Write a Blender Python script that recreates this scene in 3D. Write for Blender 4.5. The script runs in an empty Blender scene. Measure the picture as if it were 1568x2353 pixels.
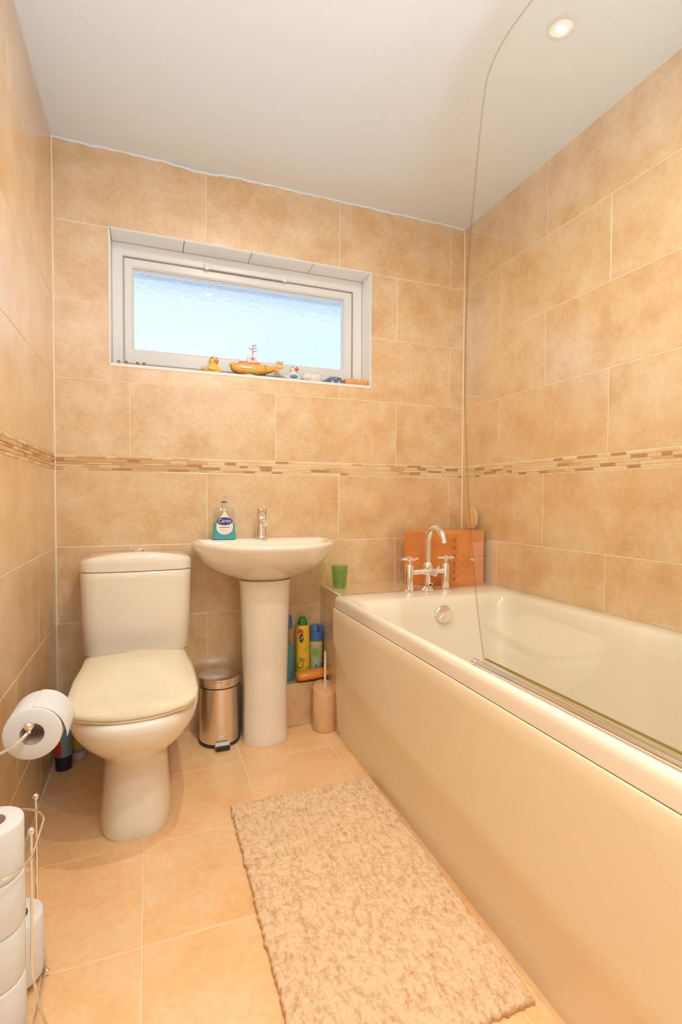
import bpy, bmesh, math, random
from mathutils import Vector, Matrix
import numpy as np
random.seed(7)
rng = np.random.default_rng(7)
C = bpy.context.scene.collection
scene = bpy.context.scene
PI = math.pi

# ------------------------------------------------------------------ camera
cam_d = bpy.data.cameras.new('camera')
cam = bpy.data.objects.new('camera', cam_d); C.objects.link(cam)
cam_d.sensor_fit = 'VERTICAL'; cam_d.sensor_height = 36.0
cam_d.lens = 1164.6/2353*36.0
cam_d.clip_start = 0.02
YAW, PITCH, ROLL = .3622, .02838, .0048
_cy, _sy, _cp, _sp = math.cos(YAW), math.sin(YAW), math.cos(PITCH), math.sin(PITCH)
_f = Vector((_sy*_cp, _cy*_cp, -_sp)); _r0 = Vector((_cy, -_sy, 0)); _u0 = _r0.cross(_f)
_r = math.cos(ROLL)*_r0 + math.sin(ROLL)*_u0
_u = -math.sin(ROLL)*_r0 + math.cos(ROLL)*_u0
cam.matrix_world = Matrix(((_r.x, _u.x, -_f.x, 0), (_r.y, _u.y, -_f.y, 0), (_r.z, _u.z, -_f.z, 1.0035), (0, 0, 0, 1)))
scene.camera = cam

# ------------------------------------------------------------------ world, lights, exposure
def lin(r, g, b):
    return tuple(((c/255)/12.92 if c/255 <= .04045 else ((c/255+.055)/1.055)**2.4) for c in (r, g, b))

world = bpy.data.worlds.new('sky'); scene.world = world; world.use_nodes = True
wn = world.node_tree.nodes; wl = world.node_tree.links
bg = wn['Background']
tc = wn.new('ShaderNodeTexCoord'); sep = wn.new('ShaderNodeSeparateXYZ'); wr = wn.new('ShaderNodeValToRGB')
wl.new(tc.outputs['Generated'], sep.inputs[0]); wl.new(sep.outputs['Z'], wr.inputs[0]); wl.new(wr.outputs[0], bg.inputs[0])
wr.color_ramp.elements[0].position = 0.0; wr.color_ramp.elements[0].color = (.48, .62, .79, 1)
wr.color_ramp.elements[1].position = .6; wr.color_ramp.elements[1].color = (.44, .61, .84, 1)
bg.inputs[1].default_value = 1.5

SPOT_W = 7.3
CEIL_FILL_W = 42.0
DOWNLIGHTS = [(.38, 1.19), (.58, .46), (.40, -.22)]

def area_light(name, loc, rot, w, h, power, color):
    d = bpy.data.lights.new(name, 'AREA'); d.shape = 'RECTANGLE'; d.size = w; d.size_y = h
    d.energy = power; d.color = color
    o = bpy.data.objects.new(name, d); C.objects.link(o); o.location = loc; o.rotation_euler = rot
    return o
# unseen fill added behind the camera, aimed up to brighten the ceiling
ceil_fill = area_light('added_ceiling_fill', (.15, -.40, .80), (PI+.15, 0, 0), .3, .3, CEIL_FILL_W, (.72, .96, 1.2))
# portal that guides sky light through the window
pt = area_light('window_portal', (.42, 2.47, 1.80), (-PI/2, 0, 0), 1.14, .56, 1, (1, 1, 1)); pt.data.cycles.is_portal = True

vs = scene.view_settings
vs.view_transform = 'Standard'; vs.look = 'None'; vs.gamma = 1; vs.use_curve_mapping = False
vs.exposure = 0.22

# ------------------------------------------------------------------ materials
def newmat(name):
    m = bpy.data.materials.new(name); m.use_nodes = True
    return m, m.node_tree.nodes, m.node_tree.links, m.node_tree.nodes['Principled BSDF']

def mat(name, col, rough=.4, metal=0., spec=.5, coat=0., var=0., scale=8., bump=0., bscale=60., ior=1.5, sss=0.):
    m, n, l, b = newmat(name)
    b.inputs['Base Color'].default_value = (*col, 1); b.inputs['Roughness'].default_value = rough
    b.inputs['Metallic'].default_value = metal; b.inputs['Specular IOR Level'].default_value = spec
    b.inputs['Coat Weight'].default_value = coat; b.inputs['IOR'].default_value = ior
    if var or bump:
        t = n.new('ShaderNodeTexCoord')
    if var:
        ns = n.new('ShaderNodeTexNoise'); ns.inputs['Scale'].default_value = scale; ns.inputs['Detail'].default_value = 4
        l.new(t.outputs['Object'], ns.inputs['Vector'])
        r = n.new('ShaderNodeValToRGB')
        r.color_ramp.elements[0].position = .3; r.color_ramp.elements[1].position = .7
        r.color_ramp.elements[0].color = (*[max(0, c*(1-var)) for c in col], 1)
        r.color_ramp.elements[1].color = (*[min(1, c*(1+var*.6)) for c in col], 1)
        l.new(ns.outputs['Fac'], r.inputs[0]); l.new(r.outputs[0], b.inputs['Base Color'])
    if bump:
        nb = n.new('ShaderNodeTexNoise'); nb.inputs['Scale'].default_value = bscale; nb.inputs['Detail'].default_value = 3
        l.new(t.outputs['Object'], nb.inputs['Vector'])
        bp = n.new('ShaderNodeBump'); bp.inputs['Strength'].default_value = bump; bp.inputs['Distance'].default_value = .002
        l.new(nb.outputs['Fac'], bp.inputs['Height']); l.new(bp.outputs[0], b.inputs['Normal'])
    return m

def tile_mat(name, c0, c1, c2, rough, coat_ior):
    m, n, l, b = newmat(name)
    t = n.new('ShaderNodeTexCoord'); oi = n.new('ShaderNodeObjectInfo')
    mul = n.new('ShaderNodeMath'); mul.operation = 'MULTIPLY'; mul.inputs[1].default_value = 37.0
    l.new(oi.outputs['Random'], mul.inputs[0])
    add = n.new('ShaderNodeVectorMath'); add.operation = 'ADD'
    l.new(t.outputs['Object'], add.inputs[0]); l.new(mul.outputs[0], add.inputs[1])
    n1 = n.new('ShaderNodeTexNoise'); n1.inputs['Scale'].default_value = 7.5; n1.inputs['Detail'].default_value = 5; n1.inputs['Roughness'].default_value = .62
    l.new(add.outputs[0], n1.inputs['Vector'])
    r = n.new('ShaderNodeValToRGB'); e = r.color_ramp.elements
    e[0].position = .30; e[0].color = (*c0, 1); e[1].position = .74; e[1].color = (*c2, 1)
    k = e.new(.5); k.color = (*c1, 1)
    l.new(n1.outputs['Fac'], r.inputs[0])
    n2 = n.new('ShaderNodeTexNoise'); n2.inputs['Scale'].default_value = 60; n2.inputs['Detail'].default_value = 4
    l.new(add.outputs[0], n2.inputs['Vector'])
    mr = n.new('ShaderNodeMapRange'); mr.inputs[1].default_value = .3; mr.inputs[2].default_value = .7; mr.inputs[3].default_value = .95; mr.inputs[4].default_value = 1.03
    l.new(n2.outputs['Fac'], mr.inputs[0])
    mx = n.new('ShaderNodeVectorMath'); mx.operation = 'SCALE'
    l.new(r.outputs[0], mx.inputs[0]); l.new(mr.outputs[0], mx.inputs['Scale'])
    l.new(mx.outputs[0], b.inputs['Base Color'])
    b.inputs['Roughness'].default_value = rough
    b.inputs['Coat Weight'].default_value = 1.0; b.inputs['Coat Roughness'].default_value = rough; b.inputs['Coat IOR'].default_value = coat_ior
    bp = n.new('ShaderNodeBump'); bp.inputs['Strength'].default_value = .12; bp.inputs['Distance'].default_value = .002
    l.new(n1.outputs['Fac'], bp.inputs['Height']); l.new(bp.outputs[0], b.inputs['Normal'])
    return m

def thin_glass(name, tint, refr=0., pattern=False, rough=0.0):
    m, n, l, b = newmat(name); n.remove(b)
    out = n['Material Output']
    tr = n.new('ShaderNodeBsdfTransparent'); tr.inputs[0].default_value = (*tint, 1)
    gl = n.new('ShaderNodeBsdfGlossy'); gl.inputs['Roughness'].default_value = rough; gl.inputs[0].default_value = (1, 1, 1, 1)
    ge = n.new('ShaderNodeNewGeometry'); mr = n.new('ShaderNodeMapRange')
    mr.inputs[3].default_value = 1.5; mr.inputs[4].default_value = 1/1.5
    l.new(ge.outputs['Backfacing'], mr.inputs[0])
    fr = n.new('ShaderNodeFresnel'); l.new(mr.outputs[0], fr.inputs['IOR'])
    mx = n.new('ShaderNodeMixShader'); l.new(fr.outputs[0], mx.inputs[0])
    base = tr
    if pattern:
        rf = n.new('ShaderNodeBsdfRefraction'); rf.inputs['IOR'].default_value = 1.25; rf.inputs['Roughness'].default_value = .02
        t = n.new('ShaderNodeTexCoord')
        ns = n.new('ShaderNodeTexNoise'); ns.inputs['Scale'].default_value = 40
        ns.inputs['Detail'].default_value = 1; ns.inputs['Distortion'].default_value = 2.5
        l.new(t.outputs['Object'], ns.inputs['Vector'])
        bp = n.new('ShaderNodeBump'); bp.inputs['Strength'].default_value = .65; bp.inputs['Distance'].default_value = .007
        l.new(ns.outputs['Fac'], bp.inputs['Height']); l.new(bp.outputs[0], rf.inputs['Normal'])
        m2 = n.new('ShaderNodeMixShader'); m2.inputs[0].default_value = refr
        l.new(tr.outputs[0], m2.inputs[1]); l.new(rf.outputs[0], m2.inputs[2]); base = m2
    l.new(base.outputs[0], mx.inputs[1]); l.new(gl.outputs[0], mx.inputs[2]); l.new(mx.outputs[0], out.inputs[0])
    return m

M = {}
M['wall_tile'] = tile_mat('wall_tile', (.69, .41, .18), (.785, .535, .29), (.85, .66, .44), .30, 1.8)
M['floor_tile'] = tile_mat('floor_tile', (.92, .52, .23), (.95, .60, .30), (.96, .69, .41), .34, 1.4)
M['grout'] = mat('grout', (.95, .85, .68), .8)
M['floor_grout'] = mat('floor_grout', (.95, .76, .50), .8)
M['ceiling'] = mat('ceiling_paint', (.83, .87, .90), .85, bump=.05, bscale=30)
M['paint'] = mat('white_paint', (.86, .85, .83), .6)
M['front_dark'] = mat('front_wall_darkened', (.36, .29, .22), .7)  # wall colour darkened, as in shade, to dim its reflection in the tiles
M['reveal'] = mat('reveal_glare_white', (.95, .93, .88), .5)  # near-white carries the window glare on the reveals in its colour
M['upvc'] = mat('upvc', (.83, .82, .80), .3)
M['gasket'] = mat('gasket', (.50, .47, .43), .6)
M['ceramic'] = mat('ceramic', (.90, .82, .70), .10, coat=.5)
M['acrylic'] = mat('acrylic', (.90, .81, .68), .16, coat=.4)
M['panel'] = mat('bath_panel_plastic', (.88, .74, .54), .28)
M['seat'] = mat('seat_plastic', (.85, .75, .55), .16)
M['chrome'] = mat('chrome', (.88, .86, .84), .10, metal=1)
M['steel'] = mat('brushed_steel', (.80, .74, .68), .22, metal=1, var=.04, scale=30)
M['black'] = mat('black_plastic', (.03, .025, .02), .4)
M['paper'] = mat('tissue_paper', (.79, .79, .79), .9, bump=.15, bscale=220)
M['card'] = mat('cardboard_core', (.62, .50, .42), .9)
M['wood'] = mat('orange_wood', (.74, .24, .05), .38, var=.18, scale=14)
M['wood2'] = mat('orange_wood_light', (.80, .31, .09), .38, var=.14, scale=14)
M['wood_dark'] = mat('wood_joint', (.42, .12, .02), .5)
M['brush_wood'] = mat('brush_wood', (.70, .42, .16), .5)
M['bristle'] = mat('bristle', (.80, .62, .40), .9)
M['glass'] = thin_glass('screen_glass', (.985, .985, .965))
M['glass_edge'] = thin_glass('glass_edge', (.72, .66, .50), rough=.1)
M['seal'] = thin_glass('clear_seal', (.93, .90, .82), rough=.12)
M['olive'] = mat('edge_line_olive', (.46, .35, .12), .3)
M['pane'] = thin_glass('obscure_pane', (1, 1, 1), refr=.5, pattern=True)
M['green_glass'] = thin_glass('green_tumbler_glass', (.74, .90, .72), rough=.06)
M['green_inner'] = mat('green_plastic', (.28, .62, .30), .2)
M['clear_plastic'] = thin_glass('clear_plastic', (.93, .92, .90), rough=.05)
M['teal'] = mat('teal_liquid', (.06, .42, .46), .12)
M['label'] = mat('label_white', (.90, .84, .76), .5)
M['navy'] = mat('label_navy', (.06, .06, .30), .4)
M['red'] = mat('label_red', (.72, .06, .04), .4)
M['pink'] = mat('toy_pink', (.90, .38, .45), .4)
M['yellow'] = mat('yellow_plastic', (.92, .58, .04), .3)
M['duck'] = mat('duck_yellow', (.90, .62, .14), .35)
M['toy_orange'] = mat('toy_orange', (.92, .48, .10), .35)
M['toy_red'] = mat('toy_red', (.80, .16, .12), .4)
M['dkgreen'] = mat('green_cap', (.03, .28, .04), .35)
M['lime'] = mat('label_lime', (.50, .60, .05), .4)
M['green'] = mat('label_green', (.24, .50, .10), .4)
M['blue'] = mat('blue_plastic', (.06, .18, .50), .35)
M['blue2'] = mat('mid_blue_plastic', (.07, .24, .52), .35)
M['teal_dark'] = mat('blue_green_bottle', (.08, .30, .32), .2)
M['can_green'] = mat('can_pale_green', (.45, .55, .36), .3)
M['orange'] = mat('orange_bottle', (.86, .32, .05), .3)
M['beige_stone'] = mat('beige_stoneware', (.78, .46, .24), .5, var=.10, scale=30)
M['cream'] = mat('cream_plastic', (.85, .66, .46), .35)
M['skyblue'] = mat('pale_blue_can', (.26, .42, .48), .3)
M['dknavy'] = mat('dark_navy_cap', (.015, .018, .05), .35)
M['toy_white'] = mat('toy_white', (.84, .82, .80), .4)
M['toy_blue'] = mat('toy_blue', (.12, .36, .62), .4)
M['toy_navy'] = mat('toy_navy', (.10, .17, .40), .35)
M['toy_brown'] = mat('toy_brown', (.35, .14, .08), .5)
M['toy_green'] = mat('toy_green', (.12, .42, .14), .4)
M['skin'] = mat('toy_skin', (.80, .50, .36), .5)
M['terracotta'] = mat('terracotta', (.84, .42, .18), .7, var=.08, scale=40)
M['mos0'] = mat('mosaic_pale', (.82, .58, .34), .35)
M['mos1'] = mat('mosaic_cream', (.86, .66, .43), .3)
M['mos2'] = mat('mosaic_tan', (.72, .44, .20), .4)
M['mos3'] = mat('mosaic_brown', (.52, .27, .12), .45)
M['mos4'] = mat('mosaic_stone', (.66, .44, .24), .6)
M['soffit'] = mat('soffit_grey', (.45, .45, .48), .7)
def lamp_mat():
    m, n, l, b = newmat('lamp_lens'); b.inputs['Emission Color'].default_value = (1, .86, .66, 1); b.inputs['Emission Strength'].default_value = 1.6
    return m
M['lamp'] = lamp_mat()
M['bulb'] = M['lamp'].copy(); M['bulb'].name = 'lamp_bulb'
M['bulb'].node_tree.nodes['Principled BSDF'].inputs['Emission Strength'].default_value = 9
def mat_rug():
    m, n, l, b = newmat('rug_yarn')
    t = n.new('ShaderNodeTexCoord'); ns = n.new('ShaderNodeTexNoise'); ns.inputs['Scale'].default_value = 85; ns.inputs['Detail'].default_value = 6; ns.inputs['Roughness'].default_value = .7
    mp = n.new('ShaderNodeMapping'); mp.inputs['Scale'].default_value = (1, .5, 1); l.new(t.outputs['Object'], mp.inputs[0]); l.new(mp.outputs[0], ns.inputs['Vector'])
    r = n.new('ShaderNodeValToRGB'); e = r.color_ramp.elements
    e[0].position = .30; e[0].color = (.58, .32, .16, 1); e[1].position = .54; e[1].color = (.85, .60, .38, 1)
    l.new(ns.outputs['Fac'], r.inputs[0]); l.new(r.outputs[0], b.inputs['Base Color'])
    b.inputs['Roughness'].default_value = 1; b.inputs['Specular IOR Level'].default_value = .1
    return m
M['rug'] = mat_rug()

# ------------------------------------------------------------------ mesh helpers
ORG = {}
def origin_of(o): return ORG.get(o.name, Vector((0, 0, 0)))

def link(name, me, parent, origin):
    o = bpy.data.objects.new(name, me); C.objects.link(o)
    po = origin_of(parent) if parent else Vector((0, 0, 0))
    if parent: o.parent = parent
    o.location = Vector(origin) - po
    ORG[o.name] = Vector(origin)
    return o

def mk(name, geo, m, parent=None, smooth=True, origin=None, angle=40):
    """geo = list of (verts, faces) pieces or one piece, in world coordinates; m a material key or list; pieces may carry a slot number."""
    pcs = geo if isinstance(geo, list) else [geo]
    if origin is None: origin = origin_of(parent) if parent else (0, 0, 0)
    og = Vector(origin); V = []; F = []; S = []
    for p in pcs:
        k = len(V); V += [(v[0]-og.x, v[1]-og.y, v[2]-og.z) for v in p[0]]
        F += [tuple(i+k for i in f) for f in p[1]]
        s = p[2] if len(p) > 2 else 0
        S += [s]*len(p[1])
    me = bpy.data.meshes.new(name); me.from_pydata(V, [], F)
    for mm in (m if isinstance(m, list) else [m]): me.materials.append(M[mm])
    me.polygons.foreach_set('material_index', S)
    bm = bmesh.new(); bm.from_mesh(me); bmesh.ops.recalc_face_normals(bm, faces=bm.faces); bm.to_mesh(me); bm.free()
    if smooth:
        me.polygons.foreach_set('use_smooth', [True]*len(F)); me.set_sharp_from_angle(angle=math.radians(angle))
    me.update()
    return link(name, me, parent, origin)

def thing(name, label, cat, loc, group=None):
    o = bpy.data.objects.new(name, None); C.objects.link(o); o.location = loc; o.empty_display_size = .05
    ORG[o.name] = Vector(loc)
    tag(o, label, cat, group); return o
def tag(o, label, cat, group=None):
    o['label'] = label; o['category'] = cat
    if group: o['group'] = group
    return o
def structure(o, label=None):
    o['kind'] = 'structure'
    if label: o['label'] = label
    return o

def box(x0, x1, y0, y1, z0, z1, b=0.0):
    if b <= 0:
        v = [(x, y, z) for x in (x0, x1) for y in (y0, y1) for z in (z0, z1)]
        f = [(0, 1, 3, 2), (4, 6, 7, 5), (0, 4, 5, 1), (2, 3, 7, 6), (0, 2, 6, 4), (1, 5, 7, 3)]
        return v, f
    bm = bmesh.new(); bmesh.ops.create_cube(bm, size=1)
    for v in bm.verts: v.co = Vector(((x0+x1)/2+v.co.x*(x1-x0), (y0+y1)/2+v.co.y*(y1-y0), (z0+z1)/2+v.co.z*(z1-z0)))
    bmesh.ops.bevel(bm, geom=list(bm.edges), offset=b, segments=2, affect='EDGES', profile=.5)
    bm.verts.index_update()
    r = [tuple(v.co) for v in bm.verts], [tuple(v.index for v in f.verts) for f in bm.faces]; bm.free(); return r

def loft(rings, cap0=True, cap1=True, closed=True):
    n = len(rings[0]); V = [p for r in rings for p in r]; F = []
    for i in range(len(rings)-1):
        for j in range(n if closed else n-1):
            a, b = i*n+j, i*n+(j+1) % n
            F.append((a, b, b+n, a+n))
    if cap0: F.append(tuple(reversed(range(n))))
    if cap1: F.append(tuple(range((len(rings)-1)*n, len(rings)*n)))
    return V, F

def lathe(prof, cx, cy, n=32, cap0=True, cap1=True, z0=0):
    return loft([[(cx+r*math.cos(2*PI*k/n), cy+r*math.sin(2*PI*k/n), z0+z) for k in range(n)] for r, z in prof], cap0, cap1)

def xf(geo, mtx):
    return ([tuple(mtx @ Vector(v)) for v in geo[0]],)+tuple(geo[1:])
def axis_mtx(p, d):
    """local z -> d, origin p"""
    q = Vector(d).normalized().to_track_quat('Z', 'Y')
    return Matrix.Translation(p) @ q.to_matrix().to_4x4()

def smooth_path(pts, k=8):
    pts = [Vector(p) for p in pts]; out = []
    for i in range(len(pts)-1):
        p0 = pts[max(i-1, 0)]; p1 = pts[i]; p2 = pts[i+1]; p3 = pts[min(i+2, len(pts)-1)]
        for j in range(k):
            t = j/k
            out.append(.5*((2*p1)+(p2-p0)*t+(2*p0-5*p1+4*p2-p3)*t*t+(3*p1-p0-3*p2+p3)*t**3))
    out.append(pts[-1]); return out

def tube(pts, r, n=10, closed=False, caps=True):
    pts = [Vector(p) for p in pts]; N = len(pts); rs = r if isinstance(r, (list, tuple)) else [r]*N
    rings = []; prev = None
    for i in range(N):
        a = pts[(i-1) % N] if (closed or i > 0) else pts[i]; b = pts[(i+1) % N] if (closed or i < N-1) else pts[i]
        t = (b-a).normalized()
        if prev is None:
            h = Vector((0, 0, 1)) if abs(t.z) < .9 else Vector((1, 0, 0)); u = t.cross(h).normalized()
        else:
            u = (prev-t*prev.dot(t)).normalized()
        prev = u; w = t.cross(u)
        rings.append([tuple(pts[i]+rs[i]*(math.cos(2*PI*k/n)*u+math.sin(2*PI*k/n)*w)) for k in range(n)])
    if closed: rings.append(rings[0]); return loft(rings, False, False)
    return loft(rings, caps, caps)

def ell(c, rx, ry, rz, nu=20, nv=12):
    V = []; F = []
    rings = []
    for i in range(1, nv):
        ph = PI*i/nv
        rings.append([(c[0]+rx*math.sin(ph)*math.cos(2*PI*k/nu), c[1]+ry*math.sin(ph)*math.sin(2*PI*k/nu), c[2]-rz*math.cos(ph)) for k in range(nu)])
    V, F = loft(rings, False, False)
    b = len(V); V += [(c[0], c[1], c[2]-rz), (c[0], c[1], c[2]+rz)]
    for k in range(nu):
        F.append((b, (k+1) % nu, k)); o = (nv-2)*nu; F.append((b+1, o+k, o+(k+1) % nu))
    return V, F

def sgnp(c, e): return math.copysign(abs(c)**e, c)
def egg(cx, cy, z, hw, front, back, nf=2., nb=2., n=56):
    """closed outline: half-width hw, reaching cy-front towards the camera and cy+back to the wall"""
    out = []
    for k in range(n):
        a = 2*PI*k/n; s = math.sin(a); c = math.cos(a)
        e = nb if s > 0 else nf
        out.append((cx+hw*sgnp(c, 2/e), cy+(back if s > 0 else front)*sgnp(s, 2/e), z))
    return out
def rrect(x0, x1, y0, y1, z, r, seg=8):
    out = []
    r = min(r, (x1-x0)/2-1e-4, (y1-y0)/2-1e-4)
    for cx, cy, a0 in ((x1-r, y1-r, 0), (x0+r, y1-r, PI/2), (x0+r, y0+r, PI), (x1-r, y0+r, 1.5*PI)):
        for k in range(seg+1):
            a = a0+PI/2*k/seg; out.append((cx+r*math.cos(a), cy+r*math.sin(a), z))
    return out
def prism(poly, axis, a, b):
    """poly of 2-D points extruded along axis between a and b"""
    def p3(p, t):
        return (t, p[0], p[1]) if axis == 'x' else ((p[0], t, p[1]) if axis == 'y' else (p[0], p[1], t))
    n = len(poly); V = [p3(p, a) for p in poly]+[p3(p, b) for p in poly]
    F = [tuple(range(n)), tuple(range(n, 2*n))]+[(i, (i+1) % n, n+(i+1) % n, n+i) for i in range(n)]
    return V, F

def text_mesh(name, s, size, m, parent, mtx, extrude=.0003):
    cu = bpy.data.curves.new('lettering', 'FONT'); cu.body = s; cu.size = size; cu.align_x = 'CENTER'; cu.align_y = 'CENTER'; cu.extrude = extrude
    t = bpy.data.objects.new('lettering', cu); C.objects.link(t)
    dg = bpy.context.evaluated_depsgraph_get(); dg.update()
    me = bpy.data.meshes.new_from_object(t.evaluated_get(dg)); bpy.data.objects.remove(t); bpy.data.curves.remove(cu)
    me.name = name; me.materials.clear(); me.materials.append(M[m])
    og = origin_of(parent)
    me.transform(Matrix.Translation(-og) @ mtx)
    return link(name, me, parent, og)
FRONT = Matrix.Rotation(PI/2, 4, 'X')        # text facing -Y

# ------------------------------------------------------------------ room shell
XL, XR, YB, YF, ZC = -.3414, 1.5142, 2.23, -1.25, 2.3717
YN = .20                                    # near end of the bath alcove
OX0, OX1, OZ0, OZ1 = -.142, .991, 1.537, 2.067   # window opening
G = .0016                                   # half a grout joint
TT = .0012                                  # tile thickness (recess of the joints)

wall_back = structure(mk('wall_back', [box(XL-.1, OX0, YB+TT, YB+.21, -.05, ZC+.1), box(OX1, XR+.1, YB+TT, YB+.21, -.05, ZC+.1),
    box(OX0, OX1, YB+TT, YB+.21, -.05, OZ0), box(OX0, OX1, YB+TT, YB+.21, OZ1, ZC+.1)], 'grout', smooth=False))
wall_left = structure(mk('wall_left', box(XL-.1, XL-TT, YF-.1, YB+TT, -.05, ZC+.1), 'grout', smooth=False))
wall_right = structure(mk('wall_right', box(XR+TT, XR+.1, YF-.1, YB+TT, -.05, ZC+.1), 'grout', smooth=False))
wall_front = structure(mk('wall_front', [box(XL-TT, -.22, YF-.1, YF, 0, ZC), box(.62, XR+TT, YF-.1, YF, 0, ZC), box(-.22, .62, YF-.1, YF, 2.1, ZC)], 'front_dark', smooth=False))
wall_end = structure(mk('wall_end', box(.80, XR+TT, YN-.1, YN, 0, ZC), 'paint', smooth=False))
wall_hall = structure(mk('wall_hall', box(-1.2, 1.6, -2.25, -2.15, 0, ZC), 'front_dark', smooth=False))
ceiling = structure(mk('ceiling', box(XL-.1, XR+.1, YF-1.3, YB+.2, ZC, ZC+.1), 'ceiling', smooth=False))
floor = structure(mk('floor', box(XL-.1, XR+.1, YF-1.3, YB+.2, -.06, -TT), 'floor_grout', smooth=False))

_tcache = {}
def tile(parent, plane, c, poly, m='wall_tile'):
    """one tile: poly (2-D, centred on c) with a chamfered face, on the plane of its wall"""
    key = (plane[0], tuple((round(p[0], 4), round(p[1], 4)) for p in poly), m)
    if key not in _tcache:
        n = len(poly); ch = .0009
        cx = sum(p[0] for p in poly)/n; cy = sum(p[1] for p in poly)/n
        def ins(i, d):
            p0 = Vector(poly[i-1]); p = Vector(poly[i]); p1 = Vector(poly[(i+1) % n])
            a = (p-p0).normalized(); b = (p1-p).normalized()
            na = Vector((-a.y, a.x)); nb = Vector((-b.y, b.x)); q = na+nb
            return p+q/(1+na.dot(nb))*d
        lo = [Vector(p) for p in poly]; hi = [ins(i, ch) for i in range(n)]
        def p3(p, h):
            k = plane[0]
            if k == 'back': return (p.x, -h, p.y)
            if k == 'left': return (h, p.x, p.y)
            if k == 'right': return (-h, p.x, p.y)
            return (p.x, p.y, h)
        V = [p3(p, -TT+.0001) for p in lo]+[p3(p, -.0004) for p in lo]+[p3(p, 0) for p in hi]
        F = [(i, (i+1) % n, n+(i+1) % n, n+i) for i in range(n)]+[(n+i, n+(i+1) % n, 2*n+(i+1) % n, 2*n+i) for i in range(n)]+[tuple(range(2*n, 3*n))]
        me = bpy.data.meshes.new('tile'); me.from_pydata(V, [], F); me.materials.append(M[m])
        bm = bmesh.new(); bm.from_mesh(me); bmesh.ops.recalc_face_normals(bm, faces=bm.faces)
        up = Vector(p3(Vector((0, 0)), 1))-Vector(p3(Vector((0, 0)), 0))
        big = max(bm.faces, key=lambda f: f.calc_area())
        if big.normal.dot(up) < 0: bmesh.ops.reverse_faces(bm, faces=bm.faces)
        bm.to_mesh(me); bm.free(); _tcache[key] = me
    k, off = plane
    loc = {'back': (c[0], off, c[1]), 'left': (off, c[0], c[1]), 'right': (off, c[0], c[1]), 'up': (c[0], c[1], off)}[k]
    return link('tile', _tcache[key], parent, loc)

def tile_rect(parent, plane, a0, a1, b0, b1, m='wall_tile', hole=None):
    a0 += G; a1 -= G; b0 += G; b1 -= G
    if a1-a0 < .012 or b1-b0 < .012: return
    poly = [(a0, b0), (a1, b0), (a1, b1), (a0, b1)]
    if hole:
        h0, h1, k0, k1 = hole
        if a0 < h1 and a1 > h0 and b0 < k1 and b1 > k0:
            L, Rr, Bt, Tp = a0 < h0, a1 > h1, b0 < k0, b1 > k1
            if not (L or Rr or Bt or Tp): return
            if L and not Rr and not Bt and not Tp: poly = [(a0, b0), (h0, b0), (h0, b1), (a0, b1)]
            elif Rr and not L and not Bt and not Tp: poly = [(h1, b0), (a1, b0), (a1, b1), (h1, b1)]
            elif Bt and not L and not Rr: poly = [(a0, b0), (a1, b0), (a1, k0), (a0, k0)]
            elif Tp and not L and not Rr: poly = [(a0, k1), (a1, k1), (a1, b1), (a0, b1)]
            elif Bt and L: poly = [(a0, b0), (a1, b0), (a1, k0), (h0, k0), (h0, b1), (a0, b1)]
            elif Bt and Rr: poly = [(a0, b0), (a1, b0), (a1, b1), (h1, b1), (h1, k0), (a0, k0)]
            elif Tp and L: poly = [(a0, b0), (h0, b0), (h0, k1), (a1, k1), (a1, b1), (a0, b1)]
            elif Tp and Rr: poly = [(h1, b0), (a1, b0), (a1, b1), (a0, b1), (a0, k1), (h1, k1)]
    ca = (min(p[0] for p in poly)+max(p[0] for p in poly))/2; cb = (min(p[1] for p in poly)+max(p[1] for p in poly))/2
    tile(parent, plane, (ca, cb), [(p[0]-ca, p[1]-cb) for p in poly], m)

ROWS = [(2.066, 2.3700, 0), (1.766, 2.066, 1), (1.466, 1.766, 0), (1.166, 1.466, 1), (.806, 1.106, 0), (.506, .806, 1), (.206, .506, 0), (0.0, .206, 1)]
def tile_wall(parent, plane, lo, hi, offs, hole=None, skip=None):
    for z0, z1, ph in ROWS:
        o = offs[ph]; k = math.floor((lo-o)/.6)
        a = o+k*.6
        while a < hi:
            a0, a1, b0 = max(a, lo), min(a+.6, hi), z0
            if skip:
                r = skip(a0, a1, z0, z1)
                if r is None: a += .6; continue
                a0, a1, b0 = r
            tile_rect(parent, plane, a0, a1, b0, z1, hole=hole)
            a += .6
def skip_back(a0, a1, z0, z1):
    if z1 <= .597 and a1 > .744:
        if a0 >= .744: return None
        a1 = .744
    if z0 < .597 < z1 and a0 > .744: z0 = .597
    if z1 <= .21 and a1 > .36: a1 = .36
    return (a0, a1, z0) if a1-a0 > .02 else None
tile_wall(wall_back, ('back', YB), XL, XR, (.232, -.07), hole=(OX0, OX1, OZ0, OZ1), skip=skip_back)
tile_wall(wall_left, ('left', XL), YF, YB, (1.59-2.4, 1.90-2.4))
def skip_right(a0, a1, z0, z1):
    if z1 <= .596: return None
    return (a0, a1, max(z0, .597))
tile_wall(wall_right, ('right', XR), YN, YB, (1.655-2.4, 1.345-2.4), skip=skip_right)

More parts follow.
